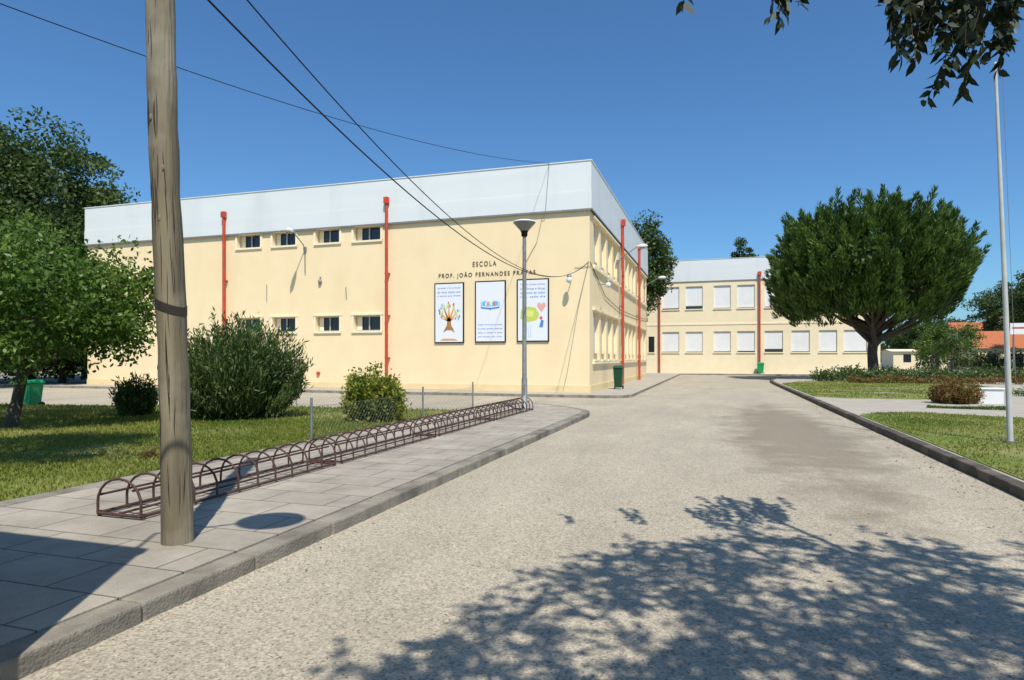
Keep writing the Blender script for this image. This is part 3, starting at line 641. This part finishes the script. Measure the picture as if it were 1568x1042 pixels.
leaves('needle_tufts',P,ax[idx]+g*.55+rng.normal(size=P.shape)*.15,.34+.2*rng.random(len(P)),.07+.05*rng.random(len(P)),LF_pine,E)
cc,P,g,_=crown_pts(C,(5.1,5.1,2.7),120,160,1.2,.2,-.8); leaves('inner_foliage',P,g+rng.normal(size=P.shape),.4,.2,LF_dark,E)
M=MB(); M.tube([(b.x,b.y,0),(b.x,b.y,.4),(b.x-.1,b.y,2.0),(b.x,b.y,3.4),(b.x+.1,b.y,5.5),(b.x,b.y,9)],[.55,.38,.33,.34,.26,.1],M_bark,14)
for i in range(34):
    a=2*math.pi*i/34+rng.random()*.3; zz=2.3+2.0*rng.random(); R_=3.6+2.2*rng.random(); h=1.9+3.3*rng.random()
    M.tube([(b.x,b.y,zz),(b.x+math.cos(a)*R_*.4,b.y+math.sin(a)*R_*.4,zz+h*.3),(b.x+math.cos(a)*R_,b.y+math.sin(a)*R_,zz+h)],[.17,.11,.03],M_bark,6)
M.obj('trunk_and_limbs',E)
def shrub(name,p,r,h,n,per,cr,L0,W0,m,up=.6,fill=.35):
    e=empty(name); x,y,z=p; k=n
    a=rng.random(k)*2*math.pi; q=np.sqrt(rng.random(k)); 
    tipx=x+np.cos(a)*q*r; tipy=y+np.sin(a)*q*r; tz=z+h*(fill+(1-fill)*rng.random(k))*np.sqrt(1-.6*q*q)
    idx=np.repeat(np.arange(k),per); s=(.15+.85*rng.random(len(idx)))
    P=np.stack([x+(tipx[idx]-x)*(.45+.55*s),y+(tipy[idx]-y)*(.45+.55*s),z+(tz[idx]-z)*s],1)+rng.normal(size=(len(idx),3))*cr
    P[:,2]=np.maximum(P[:,2],z+.04)
    D=np.stack([(P[:,0]-x)*.6/r,(P[:,1]-y)*.6/r,np.full(len(P),up)],1)+rng.normal(size=P.shape)*.5
    leaves('foliage',P,D,L0*(.7+.6*rng.random(len(P))),W0*(.7+.6*rng.random(len(P))),m,e)
    M=MB()
    for i in range(0,k,max(1,k//30)): M.tube([(x+.05*rng.normal(),y+.05*rng.normal(),z-.02),(x+(tipx[i]-x)*.5,y+(tipy[i]-y)*.5,z+(tz[i]-z)*.45),(tipx[i],tipy[i],tz[i])],[.02,.014,.005],M_bark,5)
    M.obj('stems',e)
p=gp(366,640,.1); shrub('oleander_bush',(p.x,p.y,.1),1.75,2.8,240,180,.085,.16,.036,LF_olean,1.0,.3)
p=gp(207,637,.1); shrub('bush',(p.x,p.y,.1),.5,1.25,70,110,.07,.12,.035,LF_olean,.8)
p=gp(573,645,.1); shrub('variegated_bush',(p.x,p.y,.1),.72,1.35,120,140,.08,.10,.055,LF_yel,.4)
p=gp(225,702,.1); shrub('dry_weed',(p.x,p.y,.1),.15,.12,12,30,.03,.05,.02,LF_red,.8)
p=gp(1462,618,.116); shrub('variegated_shrub',(p.x,p.y,.11),.75,.75,110,120,.07,.08,.045,LF_red,.4)
def hedge(name,path,w,h,n,m,L0=.12):
    P=[];path=[np.array(q,float) for q in path]
    ln=[np.linalg.norm(b-a) for a,b in zip(path,path[1:])]; tot=sum(ln)
    for a,b,l in zip(path,path[1:],ln):
        k=int(n*l/tot); t=rng.random(k)[:,None]; d=(b-a)/l; nn=np.array([-d[1],d[0]])
        xy=a+(b-a)*t+nn*(rng.uniform(-.5,.5,k)*w)[:,None]
        hh=h*(.75+.25*np.sin(xy[:,0]*2.1+xy[:,1]*1.3)+.15*rng.normal(size=k)); zz=np.sqrt(rng.random(k))*hh
        P.append(np.column_stack([xy,zz+.1]))
    P=np.concatenate(P); return leaves(name,P,rng.normal(size=P.shape)+np.array([0,0,.5]),L0*(.6+.8*rng.random(len(P))),L0*.45,m)
p=gp(1475,625,.116); hedge('low_edging_hedge',[(p.x-1.0,p.y-.2),(p.x+.9,p.y-.6)],.35,.12,2500,LF_fruit,.05)
hedge('flower_bed_shrubs',[(6.2,45.5),(12,47.5),(20,47),(34,44)],2.2,.9,16000,LF_olean,.2)
hedge('flower_bed_shrubs',[(7.5,42.5),(14,43.8),(22,42)],1.0,.45,7000,LF_red,.14)
hedge('flower_bed_shrubs',[(11,30),(15,29),(19,27.5)],.5,.35,3000,LF_fruit,.1)
hedge('boundary_hedge',[(-75,24),(-52,27),(-36,33)],2.5,3.0,22000,LF_dark,.35)
hedge('boundary_hedge',[(26,100),(60,90)],2.0,2.4,7000,LF_dark,.4)
for px,dd,H,Rr in ((1458,62,5.2,2.4),(1430,70,4.4,1.8)):
    x,y=T(px,dd); tree('ornamental_tree',(x,y,.1),.13,(x,y,H*.66),(Rr,Rr,H*.32),60,90,.7,.22,.12,LF_pine,10,.4,-.9,fork=1.4)
for px,dd,H,Rr in ((1550,92,13.0,4.5),(1625,74,13,5),(1400,108,8,4.5),(1450,112,8.5,4.5)):
    x,y=T(px,dd); tree('broadleaf_tree',(x,y,.0),.3,(x,y,H*.64),(Rr,Rr,H*.34),120,130,1.1,.34,.2,LF_dark,12,.4,-.9,fork=H*.25)
P=[]
for k in range(260):
    a=rng.uniform(-1.0,1.15); D_=rng.uniform(150,230); x=D_*math.sin(a); y=D_*math.cos(a); H=rng.uniform(5,9)
    g=nrm(rng.normal(size=(130,3)))*(rng.random((130,1))**.4); P.append(np.array([x,y,H*.5])+g*np.array([H*.8,H*.8,H*.5]))
P=np.concatenate(P); leaves('distant_trees',P,rng.normal(size=P.shape),1.5,.95,LF_dark)
def house(name,x,y,w,dp,h,rh,m,rm):
    e=empty(name); M=MB(); hl=[]
    nwin=max(2,int(w/3)); 
    for i in range(nwin): hl.append((w*(i+.5)/nwin-.5,w*(i+.5)/nwin+.5,1.0 if i!=1 else .02,2.2))
    M.wall((x,y,0),(1,0,0),(0,0,1),(0,-1,0),w,h,hl,m,.15,m,M_glass)
    M.quad((x,y,0),(x,y+dp,0),(x,y+dp,h),(x,y,h),m); M.quad((x+w,y,0),(x+w,y+dp,0),(x+w,y+dp,h),(x+w,y,h),m); M.quad((x,y+dp,0),(x+w,y+dp,0),(x+w,y+dp,h),(x,y+dp,h),m)
    M.add([(x,y,h),(x,y+dp,h),(x,y+dp/2,h+rh)],[(0,1,2)],m); M.add([(x+w,y,h),(x+w,y+dp,h),(x+w,y+dp/2,h+rh)],[(0,1,2)],m); M.obj('walls',e)
    M=MB(); o=.3; M.quad((x-o,y-o,h-.1),(x+w+o,y-o,h-.1),(x+w+o,y+dp/2,h+rh+.1),(x-o,y+dp/2,h+rh+.1),rm); M.quad((x-o,y+dp+o,h-.1),(x+w+o,y+dp+o,h-.1),(x+w+o,y+dp/2,h+rh+.1),(x-o,y+dp/2,h+rh+.1),rm)
    M.obj('roof',e)
    if rh>1: M=MB(); M.box(x+w*.7,x+w*.7+.6,y+dp*.4,y+dp*.4+.6,h+rh*.5,h+rh+.9,m); M.obj('chimney',e)
x,y=T(1368,92); house('cream_outbuilding',x,y,7,7,2.7,.15,M_wall2,M_wall2)
x,y=T(1468,98); house('white_house',x,y,9,8,5.2,2.0,M_white,M_tile)
x,y=T(1498,84); house('orange_roof_house',x,y,12,8,3.0,2.2,M_wall,M_tile)
e=empty('information_sign'); x,y=T(1552,40); M=MB()
for s in (0,2.6): M.tube([(x+s,y,.1),(x+s,y,3.1)],.05,M_galv,8)
M.box(x-.2,x+2.8,y-.06,y-.02,3.1,3.8,M_white); M.box(x-.1,x+2.7,y-.066,y-.061,3.45,3.55,M_red); M.obj('board_and_posts',e)
# ---------------- overhead shade tree (trunk behind the viewer) -----------------
SE=math.radians(58); sd=Vector((.5*math.cos(SE),-.866*math.cos(SE),math.sin(SE)))
O=empty('shade_tree')
TW=[]
vis=[(1040,-60,1046,16,3.9),(1190,-60,1190,40,4.0),(1215,-50,1222,10,3.9),(1175,-50,1182,28,4.1),(1205,-50,1200,20,4.1),(1360,-60,1362,62,4.0),(1395,-60,1378,95,4.1),(1410,-60,1400,98,4.2),(1440,-60,1420,50,4.0),(1470,-60,1440,75,4.0),
 (1470,20,1418,158,4.2),(1490,20,1440,132,4.3),(1495,-10,1475,148,4.2),(1510,-60,1500,95,4.1),(1530,-60,1530,112,4.0),(1545,-60,1540,70,4.1),(1335,-60,1345,10,4.1),(1560,-80,1548,20,4.0),(1475,-60,1462,60,4.3),(1450,-60,1398,40,4.3),(1512,-50,1486,60,4.0)]
for k in range(26):
    a=rng.uniform(1355,1550); vis.append((a+rng.normal()*25,-70,a,rng.uniform(10,90),rng.uniform(3.9,4.5)))
for a,b_,c_,d_,dd in vis:
    A=at(a,b_,dd+.15); Bp=at(c_,d_,dd); TW.append(([A,A.lerp(Bp,.5)+Vector((.03,0,.04)),Bp],1.15))
foot=[(-1.9,2.0),(-1.55,3.5),(-1.25,4.4),(-.8,5.2),(-.2,6.0),(.3,6.7),(1.3,6.4),(2.0,6.8),(3.0,6.2),(5.5,6.8),(7.5,5),(7.5,-2),(-.3,-2)]
cl=[]
while len(cl)<1250:
    x=rng.uniform(-2.9,7.5); y=rng.uniform(-2,7.0)
    hole=math.sin(x*3.1+1.3*math.sin(y*2.3))*math.sin(y*2.7+x)
    if hole>.80: continue
    if y>5.4 and rng.random()<.5: continue
    if inpoly(np.array([x]),np.array([y]),foot)[0]: cl.append((x,y))
for (x,y) in cl:
    zz=rng.uniform(4.5,6.9); o=zz/math.tan(SE); c=Vector((x+.5*o,y-.866*o,zz))
    for j in range(6):
        dv=Vector(rng.normal(size=3)); dv.z=-abs(dv.z)*.4; dv.normalize()
        s=c+Vector(rng.normal(size=3)*.10); TW.append(([s,s+dv*.17,s+dv*.32+Vector((0,0,-.06))],1.0))
C=[];D=[]
M=MB()
for ti,(pts,den) in enumerate(TW):
    M.tube(pts,[.005,.0035,.002],M_bark,3,cap=False)
    tot=(pts[1]-pts[0]).length+(pts[2]-pts[1]).length; n=int(tot/.028*den)
    tg=(pts[2]-pts[0]).normalized(); RV=rng.normal(size=(n,3))
    for i in range(n):
        t=(i+.5)/n; p=pts[0].lerp(pts[1],t*2) if t<.5 else pts[1].lerp(pts[2],t*2-1)
        sdv=Vector(RV[i]); sdv=(sdv-tg*sdv.dot(tg)).normalized()
        dr=(tg*.6+sdv*.8+Vector((0,0,-.35))).normalized(); C.append(tuple(p+dr*.045)); D.append(tuple(dr))
C=np.array(C);D=np.array(D); n=len(C)
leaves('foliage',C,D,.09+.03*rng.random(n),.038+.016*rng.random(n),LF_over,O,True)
tb=Vector((5.6,-3.2,.0)); tk=tb+Vector((-.3,.2,3.0))
M.tube([tb,tb+Vector((0,0,.3)),tb+Vector((-.1,.1,1.6)),tk,tk+Vector((-.5,.6,2.2))],[.34,.24,.2,.18,.08],M_bark,14)
for i in range(9):
    x,y=cl[i*120]; zz=5.6; o=zz/math.tan(SE); q=Vector((x+.5*o,y-.866*o,zz)); m1=tk.lerp(q,.5)+Vector((rng.normal()*.3,rng.normal()*.3,.7))
    M.tube([tk,m1,q],[.07,.03,.008],M_bark,6)
M.tube([tk,Vector((3.6,1.2,5.4)),at(1450,-150,4.5)],[.08,.05,.012],M_bark,6)
M.obj('trunk_and_limbs',O)
n=420; y=rng.uniform(6,24,n); x=3.28-np.abs(rng.normal(size=n))*.28; n2=110; x=np.concatenate([x,rng.uniform(-3.2,3.2,n2)]); y=np.concatenate([y,rng.uniform(3,22,n2)])
P=np.column_stack([x,y,np.full(len(x),.012)]); D=np.column_stack([rng.normal(size=(len(x),2)),rng.normal(size=len(x))*.12])
leaves('fallen_leaves',P,D,.025+.03*rng.random(len(x)),.018+.012*rng.random(len(x)),M_fallen,flat=(0,0,1))
# ---------------- sky, sun, camera -----------------
w=bpy.data.worlds.new('World'); scene.world=w; w.use_nodes=True; N=w.node_tree.nodes; L=w.node_tree.links
sky=N.new('ShaderNodeTexSky'); sky.sky_type='NISHITA'; sky.sun_disc=False; sky.sun_elevation=SE; sky.sun_rotation=math.radians(150); sky.air_density=1.0; sky.dust_density=.9; sky.ozone_density=2.2; sky.altitude=50
tn=N.new('ShaderNodeMix'); tn.data_type='RGBA'; tn.blend_type='MULTIPLY'; tn.inputs[0].default_value=1; tn.inputs[7].default_value=(.70,1.14,1.48,1)
L.new(sky.outputs[0],tn.inputs[6]); L.new(tn.outputs[2],N['Background'].inputs[0]); N['Background'].inputs[1].default_value=.096
sl=bpy.data.lights.new('sun','SUN'); sl.energy=5.0; sl.angle=math.radians(.53); sl.color=(1,.945,.85); so=bpy.data.objects.new('sun',sl); COL.objects.link(so)
so.rotation_euler=sd.to_track_quat('Z','Y').to_euler()
cd=bpy.data.cameras.new('camera'); cam=bpy.data.objects.new('camera',cd); COL.objects.link(cam); scene.camera=cam
cd.sensor_width=36; cd.lens=36*FP/1568; cd.shift_y=28/1568; cd.clip_end=4000; cd.clip_start=.05
cam.location=(0,0,EYE); cam.rotation_euler=(math.radians(90),0,YAW)
scene.view_settings.view_transform='Standard'; scene.view_settings.look='None'; scene.view_settings.exposure=0
